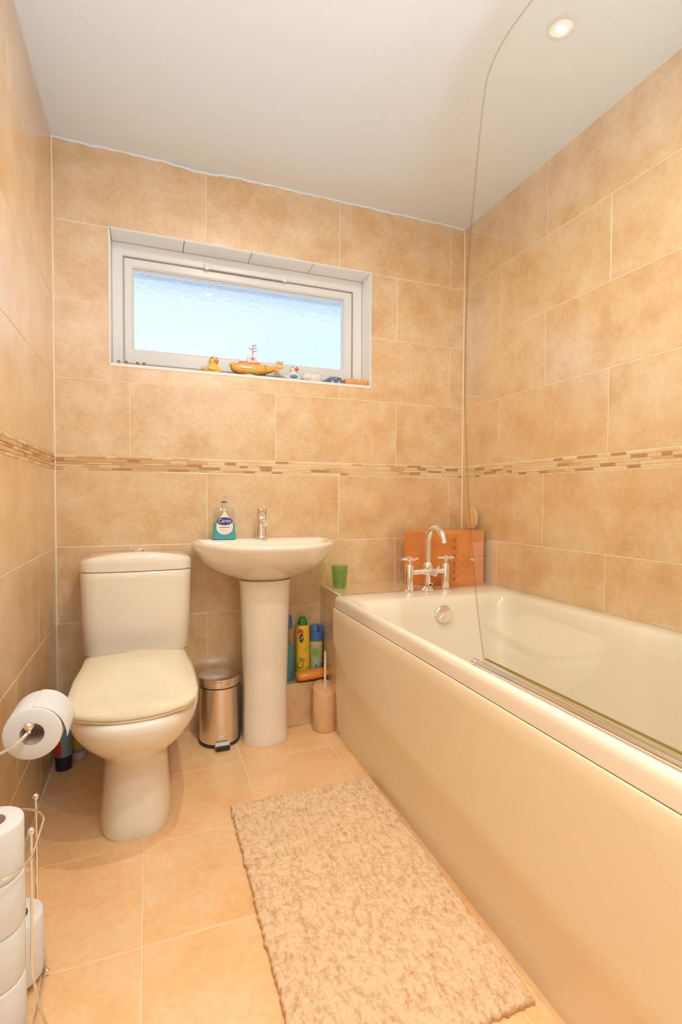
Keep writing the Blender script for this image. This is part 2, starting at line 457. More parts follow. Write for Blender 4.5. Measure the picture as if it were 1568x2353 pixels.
# mosaic border: thin sticks in rows, real geometry joined per wall
def mosaic(parent, plane, lo, hi, pale_from=None):
    k, off = plane; pcs = []; z = 1.1075; rr = random.Random(5)
    heights = [.010, .012, .009, .013, .0105]
    pos0 = lo
    for h in heights:
        a = lo-rr.random()*.05
        while a < hi:
            w = rr.choice((.035, .05, .06, .075, .09)); a0, a1 = max(a, lo)+.0006, min(a+w, hi)-.0006
            a += w
            if a1-a0 < .004: continue
            rough_part = pale_from is not None and (a0+a1)/2 < pale_from
            if rough_part: s = rr.choices((0, 2, 3, 4), (3, 3, 1.2, 4))[0]
            else: s = rr.choices((0, 1, 2, 3), (5, 4, 1.2, 1.3))[0]
            d = .0002+rr.random()*(.0022 if rough_part else .0008)
            if k == 'back': p = box(a0, a1, off-d, off+.002, z+.0006, z+h-.0006)
            elif k == 'left': p = box(off-.002, off+d, a0, a1, z+.0006, z+h-.0006)
            else: p = box(off-d, off+.002, a0, a1, z+.0006, z+h-.0006)
            pcs.append((p[0], p[1], s))
        z += h+.0006
    o = mk('mosaic_border', pcs, ['mos0', 'mos1', 'mos2', 'mos3', 'mos4'], parent, smooth=False); o['kind'] = 'stuff'
mosaic(wall_back, ('back', YB), XL, XR, pale_from=.225)
mosaic(wall_left, ('left', XL), .3, YB, pale_from=9)
mosaic(wall_right, ('right', XR), .9, YB)

# floor tiles
xs = [XL, -.02, .328, .68, .76]; ys = [YF, -.94, -.585, -.227, .127, .48, .832, 1.185, 1.541, 1.902, 2.23]
for i in range(len(xs)-1):
    for j in range(len(ys)-1):
        tile_rect(floor, ('up', 0.0), xs[i], xs[i+1], ys[j], ys[j+1], 'floor_tile')

# corner beads, caulk and opening trim
def bead(name, pts, r, m='paint'):
    return structure(mk(name, tube(pts, r, 6), m))
bead('trim_1', [(XL+.001, YB-.001, 0.0), (XL+.001, YB-.001, ZC)], .0035, 'grout')
bead('trim_2', [(XR-.001, YB-.001, .6), (XR-.001, YB-.001, ZC-.012)], .0035, 'grout')
cp = []
for i in range(90):
    x = XL+(XR-XL)*i/89
    dz = .002*math.sin(i*1.7)+.0015*math.sin(i*.61+1)
    if .05 < x < .36: dz -= .010*math.sin((x-.05)/.31*PI)
    cp.append((x, YB-.001, ZC-.001+dz))
bead('trim_3', cp, .006, 'ceiling')
bead('trim_4', [(XL+.001, -.5, .001), (XL+.001, YB, .001)], .004, 'grout')
et = .004
structure(mk('trim_5', [box(OX0-et, OX0, YB-.002, YB+.11, OZ0-et, OZ1+et), box(OX1, OX1+et, YB-.002, YB+.11, OZ0-et, OZ1+et),
    box(OX0, OX1, YB-.002, YB+.11, OZ1, OZ1+et)], 'paint', smooth=False))

# ------------------------------------------------------------------ window
FY = 2.332
win = bpy.data.objects.new('window_1', None); C.objects.link(win); win.location = ((OX0+OX1)/2, FY, OZ0); ORG['window_1'] = win.location.copy()
structure(win)
def frame_ring(x0, x1, z0, z1, t, y0, y1, b=.004):
    tl, tr, tb, tt = t
    o = [(x0, z0), (x1, z0), (x1, z1), (x0, z1)]; i = [(x0+tl, z0+tb), (x1-tr, z0+tb), (x1-tr, z1-tt), (x0+tl, z1-tt)]
    rings = []
    for (q, y, d) in ((o, y1, 0), (o, y0+b, 0), (o, y0, b), (i, y0, -b), (i, y0+b, 0), (i, y1, 0)):
        sx = [d, -d, -d, d]; sz = [d, d, -d, -d]
        rings.append([(q[k][0]+sx[k], y, q[k][1]+sz[k]) for k in range(4)])
    rings.append(rings[0])
    return loft(rings, False, False)
mk('window_frame', frame_ring(OX0, OX1, OZ0, OZ1, (.044, .048, .026, .055), FY, FY+.07), 'upvc', win, smooth=False)
mk('gasket', frame_ring(OX0+.0415, OX1-.0455, OZ0+.024, OZ1-.0525, (.004, .004, .004, .004), FY+.004, FY+.03, .0005), 'gasket', win, smooth=False)
sash = mk('sash', frame_ring(OX0+.0445, OX1-.0485, OZ0+.0265, OZ1-.0555, (.038, .043, .066, .040), FY+.008, FY+.06, .007), 'upvc', win, smooth=False)
mk('glazing_bead', frame_ring(OX0+.080, OX1-.089, OZ0+.090, OZ1-.094, (.007, .007, .007, .007), FY+.022, FY+.05, .003), 'upvc', sash, smooth=False)
mk('window_pane', box(OX0+.084, OX1-.093, FY+.036, FY+.040, OZ0+.094, OZ1-.098), 'pane', win, smooth=False)
mk('window_sill', [box(OX0, OX1, YB-.002, FY+.002, OZ0-.012, OZ0)], 'paint', win, smooth=False)
for k in range(4):
    x0 = OX0+.002+k*.283
    mk('reveal_tile', box(x0+.0012, min(x0+.2818, OX1-.002), YB+.001, FY, OZ1-.0022, OZ1-.0002), 'reveal', win, smooth=False)
mk('reveal_panel', box(OX0+.0001, OX0+.0018, YB+.001, FY, OZ0, OZ1-.003), 'reveal', win, smooth=False)
mk('reveal_panel', box(OX1-.0018, OX1-.0001, YB+.001, FY, OZ0, OZ1-.003), 'reveal', win, smooth=False)
vent = mk('trickle_vent', [box(.232, .604, FY-.012, FY+.001, OZ1-.060, OZ1-.036, .003)], 'upvc', win)
for k in range(9):
    x = .262+k*.034
    mk('vent_slot', box(x, x+.026, FY-.0135, FY-.011, OZ1-.0585, OZ1-.054), 'paint', vent, smooth=False)
for x in (.234, .586):
    mk('vent_end_cap', box(x, x+.018, FY-.015, FY, OZ1-.064, OZ1-.034, .002), 'upvc', vent)
structure(mk('roof_eave', [box(-.6, 1.7, 2.46, 2.86, 2.17, 2.30), box(-.6, 1.7, 2.84, 2.87, 2.14, 2.33)], 'soffit', smooth=False))

# ------------------------------------------------------------------ tiled boxing and bath ledge
boxing = structure(mk('trim_6', box(.37, .741, 2.1275, YB+TT, 0, .1845), 'grout', smooth=False), 'low tiled pipe boxing behind the basin pedestal')
tile_rect(boxing, ('back', 2.1253), .37, .741, 0, .180)
tile_rect(boxing, ('up', .187), .37, .741, 2.127, YB)
mk('edge_trim', box(.37, .741, 2.1240, 2.1290, .180, .1868, .0012), 'cream', boxing)
ledge = structure(mk('trim_7', box(.7465, XR, 1.972, YB+TT, 0, .5945), 'grout', smooth=False), 'tiled ledge between the bath and the back wall')
for a, b in ((0, .206), (.206, .506), (.506, .5925)):
    tile_rect(ledge, ('right', .7442), 1.972, YB, a, b)
for a, b in ((.744, 1.13), (1.13, XR)):
    tile_rect(ledge, ('up', .597), a, b, 1.973, YB)
mk('edge_trim', box(.7425, .7485, 1.972, YB, .592, .5975, .0012), 'grout', ledge)

# ------------------------------------------------------------------ bath
bath = thing('bath', 'cream acrylic bath with plain panel standing along the right wall', 'bath', (.72, 1.1, 0))
def tub_ring(ins, z, r):
    l, rt, bk, nr = ins
    return rrect(.718+l, 1.513-rt, YN+nr, 1.970-bk, z, r)
rings = [tub_ring((.0, 0, 0, 0), .548, .012), tub_ring((0, 0, 0, 0), .578, .014), tub_ring((.002, 0, 0, 0), .590, .016), tub_ring((.008, .004, .003, .003), .5965, .02),
         tub_ring((.018, .012, .03, .02), .5985, .03), tub_ring((.024, .05, .135, .06), .5955, .045), tub_ring((.034, .062, .150, .075), .590, .05), tub_ring((.040, .068, .158, .085), .580, .055),
         tub_ring((.052, .078, .170, .12), .53, .07), tub_ring((.072, .094, .196, .20), .42, .10), tub_ring((.092, .112, .225, .30), .31, .13),
         tub_ring((.110, .13, .25, .38), .24, .14), tub_ring((.14, .16, .29, .45), .205, .15), tub_ring((.20, .22, .36, .55), .195, .15)]
tub = mk('tub', loft(rings, False, True), 'acrylic', bath, angle=60)
# panel: profile extruded along the bath, bulging top and a stepped-in lower part
prof = [(.728, .546), (.718, .548), (.713, .545), (.711, .536), (.712, .505), (.7145, .42)]
def panel_ring(y, zc):
    """profile at y; zc = height of the crease"""
    p = [(.733, .544), (.722, .5465), (.7145, .5445), (.7115, .538), (.7115, .50), (.7125, zc+.03), (.7135, zc), (.7215, zc-.03), (.7275, .17), (.735, .06), (.741, .0005), (.765, .0005), (.765, .30), (.740, .52)]
    return [(x, y, z) for x, z in p]
rings = [panel_ring(y, zc) for y, zc in ((1.966, .405), (1.93, .36), (1.86, .315), (1.75, .285), (1.55, .255), (1.2, .23), (.7, .212), (YN+.001, .20))]
mk('panel', loft(rings, True, True), 'panel', bath, angle=50)
mk('panel_screw', xf(lathe([(.0045, 0), (.0045, .002), (.002, .003)], 0, 0, 12), axis_mtx((.7405, 1.955, .022), (-1, 0, .05))), 'black', bath)
ofm = axis_mtx((1.13, 1.800, .525), (0, -1, .15))
of = mk('overflow_cover', xf(lathe([(.030, 0), (.036, .004), (.036, .020), (.032, .024), (.010, .0255)], 0, 0, 32), ofm), 'chrome', bath)
mk('overflow_dial', xf(box(-.004, .004, -.032, .032, .024, .029, .0015), ofm @ Matrix.Rotation(-.9, 4, 'Z')), 'chrome', of)

# bath mixer
tap = thing('bath_mixer_tap', 'chrome bath mixer tap with swan neck spout and two cross handles', 'tap', (1.136, 1.925, .5985))
TY = 1.925
def pillar(x):
    mk('pillar', lathe([(.0245, 0), (.0245, .008), (.019, .012), (.0175, .03), (.0175, .112), (.015, .118), (.009, .121), (.009, .150)], x, TY, 24, z0=.597), 'chrome', tap)
    h = mk('cross_handle', [tube([(x-.040, TY, .741), (x+.040, TY, .741)], .0055, 10), tube([(x, TY-.040, .741), (x, TY+.040, .741)], .0055, 10),
                            lathe([(.011, 0), (.013, .004), (.013, .018), (.008, .022)], x, TY, 16, z0=.732)], 'chrome', tap)
pillar(1.046); pillar(1.226)
mk('bridge', [tube([(1.046, TY, .683), (1.226, TY, .683)], .0125, 14), ell((1.136, TY, .683), .022, .022, .022), lathe([(.020, 0), (.024, .012), (.020, .026), (.016, .034)], 1.136, TY, 20, z0=.690)], 'chrome', tap)
mk('spout', tube(smooth_path([(1.136, TY, .72), (1.136, TY, .80), (1.136, TY-.004, .835), (1.138, TY-.028, .868), (1.141, TY-.062, .876), (1.143, TY-.094, .860), (1.144, TY-.110, .832), (1.145, TY-.115, .815)], 6), [.0135]*36+[.0125]*4+[.0135]*3, 16), 'chrome', tap)
mk('diverter_knob', [tube([(1.136, TY-.005, .684), (1.152, TY-.04, .676)], .012, 12), tube([(1.148, TY-.032, .684), (1.166, TY-.045, .712)], .005, 8)], 'chrome', tap)
mk('shower_outlet', [lathe([(.013, .02), (.013, .070)], 1.136, TY, 16, z0=.605), tube([(1.136, TY, .634), (1.137, TY-.022, .628)], .010, 12), lathe([(.030, 0), (.030, .005), (.014, .022)], 1.136, TY, 20, z0=.5985)], 'chrome', tap)
mk('outlet_hole', tube([(1.137, TY-.0215, .6281), (1.1371, TY-.0232, .6277)], .006, 12), 'black', tap)

# glass screen: outline in the plane of the bath edge, 6 mm thick
screen = thing('shower_screen', 'frameless clear glass bath screen with rounded far corner on the bath edge', 'shower screen', (.755, .7, .60))
out = [(1.029, 1.998), (1.040, 1.962), (1.047, 1.93), (1.063, 1.837), (1.083, 1.701), (1.097, 1.579), (1.104, 1.429), (1.1045, 1.275), (1.098, 1.164), (1.086, 1.02), (1.067, .889), (1.046, .762), (1.029, .679), (1.013, .617)]
top = [(.205, 2.045), (.87, 2.045), (.915, 2.044), (.955, 2.041), (.985, 2.032), (1.010, 2.018)]
sp = smooth_path([(0, a, b) for a, b in top[1:]+out], 3)
poly = [(.205, 2.045)]+[(p.y, p.z) for p in sp]+[(.205, .598)]
gv, gf = prism(poly, 'x', .753, .757)
mk('glass_sheet', [(gv, gf[:2], 0), (gv, gf[2:], 1)], ['glass', 'glass_edge'], screen, smooth=False)
mk('drip_seal', prism([(.748, .6005), (.758, .6005), (.7585, .616), (.7515, .616)], 'y', .21, 1.012), 'seal', screen, smooth=False)
mk('dark_edge_strip', box(.7572, .7592, .21, 1.012, .6135, .6185, .0006), 'olive', screen, smooth=False)  # olive strip added for the dark line, shadow and edge, under the glass
sb = mk('seal_bar', tube([(.741, .21, .6055), (.741, 1.026, .6055)], .0068, 12), 'chrome', screen)
mk('bar_end_cap', tube([(.741, 1.022, .6055), (.741, 1.034, .6055)], .0082, 12), 'chrome', sb)
mk('wall_channel', box(.742, .768, YN, YN+.02, .6, 2.05, .002), 'chrome', screen)

# ------------------------------------------------------------------ toilet
TX = -.043
toilet = thing('toilet', 'cream close coupled toilet with closed lid against the back wall', 'toilet', (TX, 1.8, 0))
def pr(z, yf, yb, hw, nf=2.3, nb=3.5, mid=1.80):
    return egg(TX, mid, z, hw, mid-yf, yb-mid, nf, nb)
rings = [pr(0, 1.572, 2.10, .104, 3.2), pr(.012, 1.568, 2.10, .107, 3.2), pr(.05, 1.575, 2.10, .104, 3.0), pr(.12, 1.588, 2.10, .098, 2.8), pr(.175, 1.596, 2.11, .096, 2.6), pr(.205, 1.588, 2.12, .100, 2.5),
         pr(.235, 1.560, 2.13, .118, 2.4), pr(.265, 1.520, 2.14, .143, 2.4), pr(.30, 1.482, 2.16, .172, 2.5), pr(.335, 1.456, 2.18, .189, 2.6), pr(.362, 1.445, 2.19, .194, 2.6),
         pr(.380, 1.444, 2.19, .194, 2.6), pr(.392, 1.452, 2.19, .189, 2.6), pr(.396, 1.466, 2.19, .176, 2.6)]
mk('pan', loft(rings), 'ceramic', toilet, angle=60)
def lid_ring(z0, ins, z1=None):
    """seat/lid outline: straight flanks, softly rounded front; slopes down towards the front"""
    pts = []
    yb, yf, wb, wf = 1.905-ins, 1.452+ins, .164-ins, .176-ins
    for x, y in ((-wb+.02, yb), (0, yb+.004), (wb-.02, yb)): pts.append((x, y))
    pts += [(wb-.006, yb-.006), (wb, yb-.022), (wb+.002, yb-.10), (wf, yb-.20), (wf+.002, yf+.135), (wf+.001, yf+.100), (wf-.008, yf+.066), (wf-.034, yf+.036), (wf-.082, yf+.014), (0.048, yf+.003)]
    r = list(reversed([(-x, y) for x, y in pts[3:]]))
    pts += [(0, yf)]+r
    o = []
    for x, y in pts:
        t = (1.905-y)/(1.905-1.452); drop = .030*t*t+.008*t
        o.append((TX+x, y, z0-drop))
    return o
mk('seat', loft([lid_ring(.430, .010), lid_ring(.4335, .004), lid_ring(.440, .004), lid_ring(.4415, .008)]), 'seat', toilet, angle=50)
def crown(r):
    return [(x, y, z+.010*(1-((x-TX)/.17)**2)) for x, y, z in r]
def lid_s(z, k):
    return [(TX+(x-TX)*k, 1.68+(y-1.68)*k, zz) for x, y, zz in lid_ring(z, 0)]
lidr = [lid_s(.4425, .95), lid_s(.4435, .995), lid_s(.4475, 1), lid_s(.453, .995), crown(lid_s(.4570, .965)), crown(lid_s(.4585, .85)), crown(lid_s(.459, .6)), crown(lid_s(.459, .25))]
mk('lid', loft(lidr), 'seat', toilet, angle=50)
for s in (-1, 1):
    mk('hinge', tube([(TX+s*.075-.02, 1.925, .432), (TX+s*.075+.02, 1.925, .432)], .010, 12), 'seat', toilet)
mk('pan_deck', loft([egg(TX, 2.05, .36, .17, .16, .14, 4, 4), egg(TX, 2.05, .405, .165, .12, .14, 4, 4)]), 'ceramic', toilet)
def cis(z, hw, yf, r=.02, bow=.022):
    yb = 2.222; out = []
    n = 14
    for k in range(n+1):
        t = -1+2*k/n; x = hw*t; e = max(0, (abs(t)-.86)/.14)
        out.append((TX+x, yf-bow*(1-t*t)+r*(1-math.sqrt(max(0, 1-e*e))), z))
    out += [(TX+hw, yb-.012, z), (TX+hw-.01, yb, z), (TX-hw+.01, yb, z), (TX-hw, yb-.012, z)]
    return out
rings = [cis(.410, .160, 2.05), cis(.413, .176, 2.035), cis(.424, .182, 2.030), cis(.55, .188, 2.026), cis(.70, .192, 2.024), cis(.724, .192, 2.024), cis(.727, .190, 2.027)]
mk('cistern', loft(rings), 'ceramic', toilet, angle=50)
def arch(r, h):
    return [(x, y, z+h*(1-min(1, ((x-TX)/.193)**2))) for x, y, z in r]
lr = [cis(.7285, .190, 2.026), cis(.730, .1935, 2.022), cis(.760, .1935, 2.021), arch(cis(.7655, .192, 2.023), .022), arch(cis(.7690, .187, 2.030), .026), arch(cis(.7695, .16, 2.07), .027)]
mk('cistern_lid', loft(lr), 'ceramic', toilet, angle=50)
mk('flush_button', [lathe([(.024, 0), (.024, .005), (.020, .008), (.004, .009)], TX, 2.125, 28, z0=.793)], 'chrome', toilet)

# ------------------------------------------------------------------ basin
BX = .450
basin = thing('washbasin', 'cream ceramic washbasin on a full pedestal against the back wall', 'washbasin', (BX, 2.1, 0))
def br(z, hw, yf, yb=2.2285, nf=2.15, nb=4.5, mid=2.10):
    return egg(BX, mid, z, hw, mid-yf, yb-mid, nf, nb, 72)
rings = [br(.655, .098, 2.00), br(.672, .112, 1.985), br(.688, .160, 1.945), br(.710, .207, 1.898), br(.735, .243, 1.856), br(.760, .265, 1.824), br(.785, .276, 1.806), br(.800, .283, 1.795), br(.812, .287, 1.788), br(.820, .286, 1.788), br(.8255, .281, 1.793), br(.827, .272, 1.803, 2.224),
         br(.825, .258, 1.818, 2.110, 2.1, 3), br(.815, .248, 1.83, 2.098, 2.1, 2.8), br(.78, .222, 1.862, 2.085, 2.1, 2.6), br(.735, .165, 1.915, 2.065, 2, 2.2, 2.0), br(.712, .09, 1.96, 2.04, 2, 2, 2.0), br(.708, .03, 1.98, 2.02, 2, 2, 2.0)]
mk('bowl', loft(rings), 'ceramic', basin, angle=60)
def pd(z, hw, yf): return egg(BX-.003, 2.05, z, hw, 2.05-yf, .066, 2.0, 6)
mk('pedestal', loft([pd(0, .092, 1.982), pd(.006, .094, 1.980), pd(.03, .090, 1.984), pd(.2, .089, 1.984), pd(.45, .094, 1.980), pd(.62, .100, 1.975), pd(.668, .104, 1.972)]), 'ceramic', basin, angle=50)
mk('plug_waste', lathe([(.021, 0), (.021, .002), (.014, .003)], BX, 2.0, 20, z0=.7085), 'chrome', basin)

# basin tap
bt = thing('basin_tap', 'chrome monobloc tap at the back of the washbasin', 'tap', (.4495, 2.145, .827))
tx, ty = .4495, 2.145
mk('body', lathe([(.026, 0), (.026, .004), (.0225, .008), (.0215, .014), (.0215, .092), (.0205, .094)], tx, ty, 28, z0=.826), 'chrome', bt)
mk('spout', xf(lathe([(.0125, 0), (.0125, .075), (.0115, .078)], 0, 0, 18), axis_mtx((tx, ty-.008, .903), (0, -1, -.10))), 'chrome', bt)
hd = mk('handle', xf(lathe([(.0205, 0), (.0215, .002), (.0215, .036), (.020, .039), (.008, .041)], 0, 0, 28), axis_mtx((tx, ty, .921), (0, -.14, 1))), 'chrome', bt)
mk('lever', xf(box(-.007, .007, -.058, .012, .039, .043, .0015), axis_mtx((tx, ty, .921), (0, -.05, 1))), 'chrome', hd)

# ------------------------------------------------------------------ soap dispenser
sx, syy, sz = .292, 2.150, .8265
soap = thing('soap_dispenser', 'clear hand wash bottle half full of teal liquid on the washbasin', 'soap dispenser', (sx, syy, sz))
def sr(z, hw, d): return rrect(sx-hw, sx+hw, syy-d, syy+d, sz+z, min(d*.75, hw*.75), 6)
liq = [(.0, .044, .018), (.003, .0485, .022), (.02, .0475, .022), (.045, .0445, .0215), (.070, .0435, .021)]
clr = [(.0702, .0435, .021), (.09, .044, .021), (.107, .0455, .021), (.118, .045, .0205), (.126, .040, .019), (.132, .030, .016), (.136, .014, .012)]
mk('liquid', loft([sr(*a) for a in liq]), 'teal', soap)
mk('bottle', loft([sr(*a) for a in clr]), 'clear_plastic', soap)
mk('dip_tube', tube([(sx, syy, sz+.071), (sx, syy, sz+.137)], .003, 8), 'toy_white', soap)
pu = mk('pump', [lathe([(.0125, .1365), (.0125, .152), (.009, .153), (.009, .1565)], sx, syy, 20, z0=sz), lathe([(.004, .157), (.004, .172)], sx, syy, 12, z0=sz), (xf(box(-.008, .008, -.03, .009, .172, .182, .003), Matrix.Translation((sx, syy, sz))))], 'clear_plastic', soap)
mk('pump_ring', lathe([(.011, .1535), (.011, .1585)], sx, syy, 20, z0=sz), 'navy', pu)
# printed label: drop-shaped backing, navy oval, lettering
ly = syy-.0222
def flat(pts, y, t=.0004): return prism([(sx+a, sz+b) for a, b in pts], 'y', y-t, y)
drop = [(.034*math.cos(a), .052+.030*math.sin(a)) for a in [PI+PI*k/20 for k in range(21)]]+[(.034, .060), (.030, .075), (.018, .093), (.008, .106), (.003, .116), (-.003, .116), (-.008, .106), (-.018, .093), (-.030, .075), (-.034, .060)]
lb = mk('label', flat(drop, ly), 'label', soap, smooth=False)
redarc = [(.0345*math.cos(a), .052+.0315*math.sin(a)) for a in [PI*1.18+PI*.64*k/16 for k in range(17)]]
redarc += [(.033*math.cos(a), .052+.0285*math.sin(a)) for a in reversed([PI*1.18+PI*.64*k/16 for k in range(17)])]
mk('label_rim', flat(redarc, ly-.0005), 'pink', lb, smooth=False)
mk('logo_oval', flat([(.0325*math.cos(2*PI*k/32), .077+.0165*math.sin(2*PI*k/32)) for k in range(32)], ly-.0005), 'navy', lb, smooth=False)
text_mesh('lettering', 'Carex', .0215, 'label', lb, Matrix.Translation((sx, ly-.0012, sz+.0785)) @ FRONT)
for z, w in ((.052, .024), (.0505, .020), (.037, .013)):
    mk('print_line', flat([(-w, z), (w, z), (w, z+.0009), (-w, z+.0009)], ly-.0005), 'navy' if z > .05 else 'blue2', lb, smooth=False)

# ------------------------------------------------------------------ pedal bin
bx, by = .268, 2.116
bin_ = thing('pedal_bin', 'small polished steel pedal bin between the toilet and the pedestal', 'bin', (bx, by, 0))
mk('base_ring', lathe([(.080, 0), (.083, .003), (.083, .012), (.081, .014)], bx, by, 40), 'black', bin_)
mk('body', lathe([(.0805, .010), (.0805, .228), (.0825, .232), (.0825, .2355)], bx, by, 48, cap0=False), 'steel', bin_)
mk('lid_gap', lathe([(.079, .233), (.079, .243)], bx, by, 40), 'black', bin_)
mk('lid', lathe([(.0835, .2405), (.084, .243), (.084, .268), (.082, .2735), (.077, .276), (.05, .2805), (.02, .282)], bx, by, 48), 'steel', bin_)
pdl = mk('pedal', [prism([(bx-.020, .044), (bx+.020, .044), (bx+.027, .018), (bx-.027, .018)], 'y', by-.0835, by-.0805), box(bx-.030, bx+.030, by-.106, by-.079, .014, .018, .001)], 'steel', bin_, smooth=False)
mk('pedal_pad', box(bx-.027, bx+.027, by-.112, by-.100, .004, .020, .003), 'black', pdl)
mk('hinge', box(bx-.02, bx+.02, by+.078, by+.092, .222, .262, .003), 'black', bin_)

# ------------------------------------------------------------------ toilet brush
qx, qy = .709, 2.062
tb = thing('toilet_brush', 'toilet brush in a beige stone cylinder holder beside the bath', 'toilet brush', (qx, qy, 0))
n = 36; R0 = .0515; Rr = []
for r, zf in ((R0-.003, lambda c: 0), (R0, lambda c: .003), (R0, lambda c: .178+.018*c), (R0-.0015, lambda c: .180+.018*c), (.012, lambda c: .1815+.004*c)):
    Rr.append([(qx+r*math.cos(2*PI*k/n), qy+r*math.sin(2*PI*k/n), zf(math.sin(2*PI*k/n))) for k in range(n)])
mk('holder', loft(Rr), 'beige_stone', tb)
mk('handle', lathe([(.0085, .178), (.0075, .195), (.0056, .21), (.0056, .333), (.0045, .337)], qx+.002, qy, 16), 'cream', tb)

# ------------------------------------------------------------------ cleaning bottles on the boxing
BZ = .187
yb_ = thing('cleaner_bottle', 'yellow cream cleaner bottle with dark green cap on the tiled boxing', 'bottle', (.646, 2.190, BZ))
def yr(z, hw, d): return egg(.646, 2.190, BZ+z, hw, d, d, 2.6, 2.6, 36)
mk('bottle', loft([yr(0, .028, .025), yr(.003, .0315, .029), (yr(.06, .0315, .029)), yr(.16, .0315, .029), yr(.20, .0315, .029), yr(.226, .031, .0285), yr(.238, .026, .024), yr(.242, .022, .021)]), 'yellow', yb_)
mk('cap', loft([yr(.2425, .021, .020), yr(.246, .022, .021), yr(.262, .019, .018), yr(.274, .014, .013), yr(.278, .008, .008)]), 'dkgreen', yb_)
def ysurf(u, z, eps=.0004):
    """point on the bottle's front at sideways offset u and height z"""
    a = max(-.999, min(.999, u/.0315)); d = .029*(1-abs(a)**2.6)**(1/2.6)
    return (.646+u, 2.190-d-eps, BZ+z)
def patch(uz, nseg=1, eps=.0004):
    """closed outline in (u,z) laid on the bottle front: fan of small quads around its centre"""
    cu = sum(p[0] for p in uz)/len(uz); cz = sum(p[1] for p in uz)/len(uz)
    V = []; K = 4; n = len(uz)
    for k in range(1, K+1):
        V += [ysurf(cu+(u-cu)*k/K, cz+(z-cz)*k/K, eps) for u, z in uz]
    V.append(ysurf(cu, cz, eps)); F = []
    for k in range(K-1):
        for i in range(n): F.append((k*n+i, k*n+(i+1) % n, (k+1)*n+(i+1) % n, (k+1)*n+i))
    for i in range(n): F.append((len(V)-1, i, (i+1) % n))
    return V, F
mk('red_label', patch([(-.027, .226), (-.014, .229), (-.004, .219), (-.006, .205), (-.016, .212), (-.027, .205)]), 'red', yb_)
lo = mk('logo_oval', patch([(-.013+.0095*math.cos(2*PI*k/20), .188+.020*math.sin(2*PI*k/20)) for k in range(20)]), 'black', yb_)
text_mesh('lettering', 'Cif', .016, 'label', lo, Matrix.Translation((.633, 2.1600, BZ+.188)) @ FRONT @ Matrix.Rotation(1.0, 4, 'Z'))
mk('lime_stripe', patch([(.030, .155), (.030, .145), (.012, .133), (-.004, .125), (-.006, .134), (.010, .146)]), 'lime', yb_)
text_mesh('lettering', 'Cif', .040, 'dkgreen', yb_, Matrix.Translation((.632, 2.1600, BZ+.075)) @ FRONT @ Matrix.Rotation(1.25, 4, 'Z'))
mk('flower_print', patch([(.016+.006*math.cos(2*PI*k/12), .05+.008*math.sin(2*PI*k/12)) for k in range(12)]), 'lime', yb_)

af = thing('air_freshener_can', 'pale green aerosol can with blue cap beside the yellow bottle', 'aerosol can', (.7095, 2.188, BZ))
ax, ay = .7095, 2.188
mk('can', lathe([(.028, 0), (.030, .002), (.030, .16), (.029, .166), (.027, .169)], ax, ay, 36, z0=BZ), 'can_green', af)
mk('gold_band', lathe([(.0303, .153), (.0303, .161)], ax, ay, 36, cap0=False, cap1=False, z0=BZ), 'yellow', af)
cpv = mk('cap', lathe([(.0315, .1695), (.032, .172), (.032, .215), (.0305, .226), (.026, .234), (.015, .2375)], ax, ay, 36, z0=BZ), 'blue', af)
mk('nozzle_slot', box(ax-.006, ax+.008, ay-.0325, ay-.012, .208+BZ, .2365+BZ, .002), 'navy', cpv)
def csurf(u, z, r=.0304): a = u/r; return (ax+r*math.sin(a), ay-r*math.cos(a), BZ+z)
def cpatch(uz, r=.0304):
    cu = sum(p[0] for p in uz)/len(uz); cz = sum(p[1] for p in uz)/len(uz); n = len(uz)
    V = [csurf(cu+(u-cu)*k/3, cz+(z-cz)*k/3, r) for k in (1, 2, 3) for u, z in uz]+[csurf(cu, cz, r)]
    F = [(k*n+i, k*n+(i+1) % n, (k+1)*n+(i+1) % n, (k+1)*n+i) for k in range(2) for i in range(n)]+[(len(V)-1, i, (i+1) % n) for i in range(n)]
    return V, F
mk('round_mark', cpatch([(-.012+.017*math.cos(2*PI*k/24), .118+.021*math.sin(2*PI*k/24)) for k in range(24)]), 'green', af)
mk('leaf_print', cpatch([(.012, .092), (.018, .100), (.022, .094), (.016, .086)]), 'green', af)
mk('lower_label', cpatch([(-.012, .022), (.034, .022), (.034, .066), (.012, .070), (-.012, .066)]), 'teal_dark', af)
for z in (.055, .047, .040): mk('print_line', cpatch([(-.004, z), (.016, z), (.016, z+.003), (-.004, z+.003)], .0307), 'label', af)

sp_ = thing('spray_bottle', 'slim blue green spray bottle with blue cap behind the pedestal edge', 'bottle', (.570, 2.186, BZ))
def vr(z, hw, d): return egg(.570, 2.186, BZ+z, hw, d, d, 2.8, 2.8, 32)
mk('bottle', loft([vr(0, .030, .025), vr(.004, .033, .028), vr(.10, .033, .028), vr(.15, .030, .025), vr(.165, .022, .02)]), 'teal_dark', sp_)
mk('clear_neck', loft([vr(.1655, .022, .02), vr(.19, .017, .016), vr(.232, .015, .015)]), 'clear_plastic', sp_)
mk('cap', loft([vr(.2325, .022, .020), vr(.236, .026, .022), vr(.275, .026, .022), vr(.292, .020, .018), vr(.298, .010, .010)]), 'blue2', sp_)

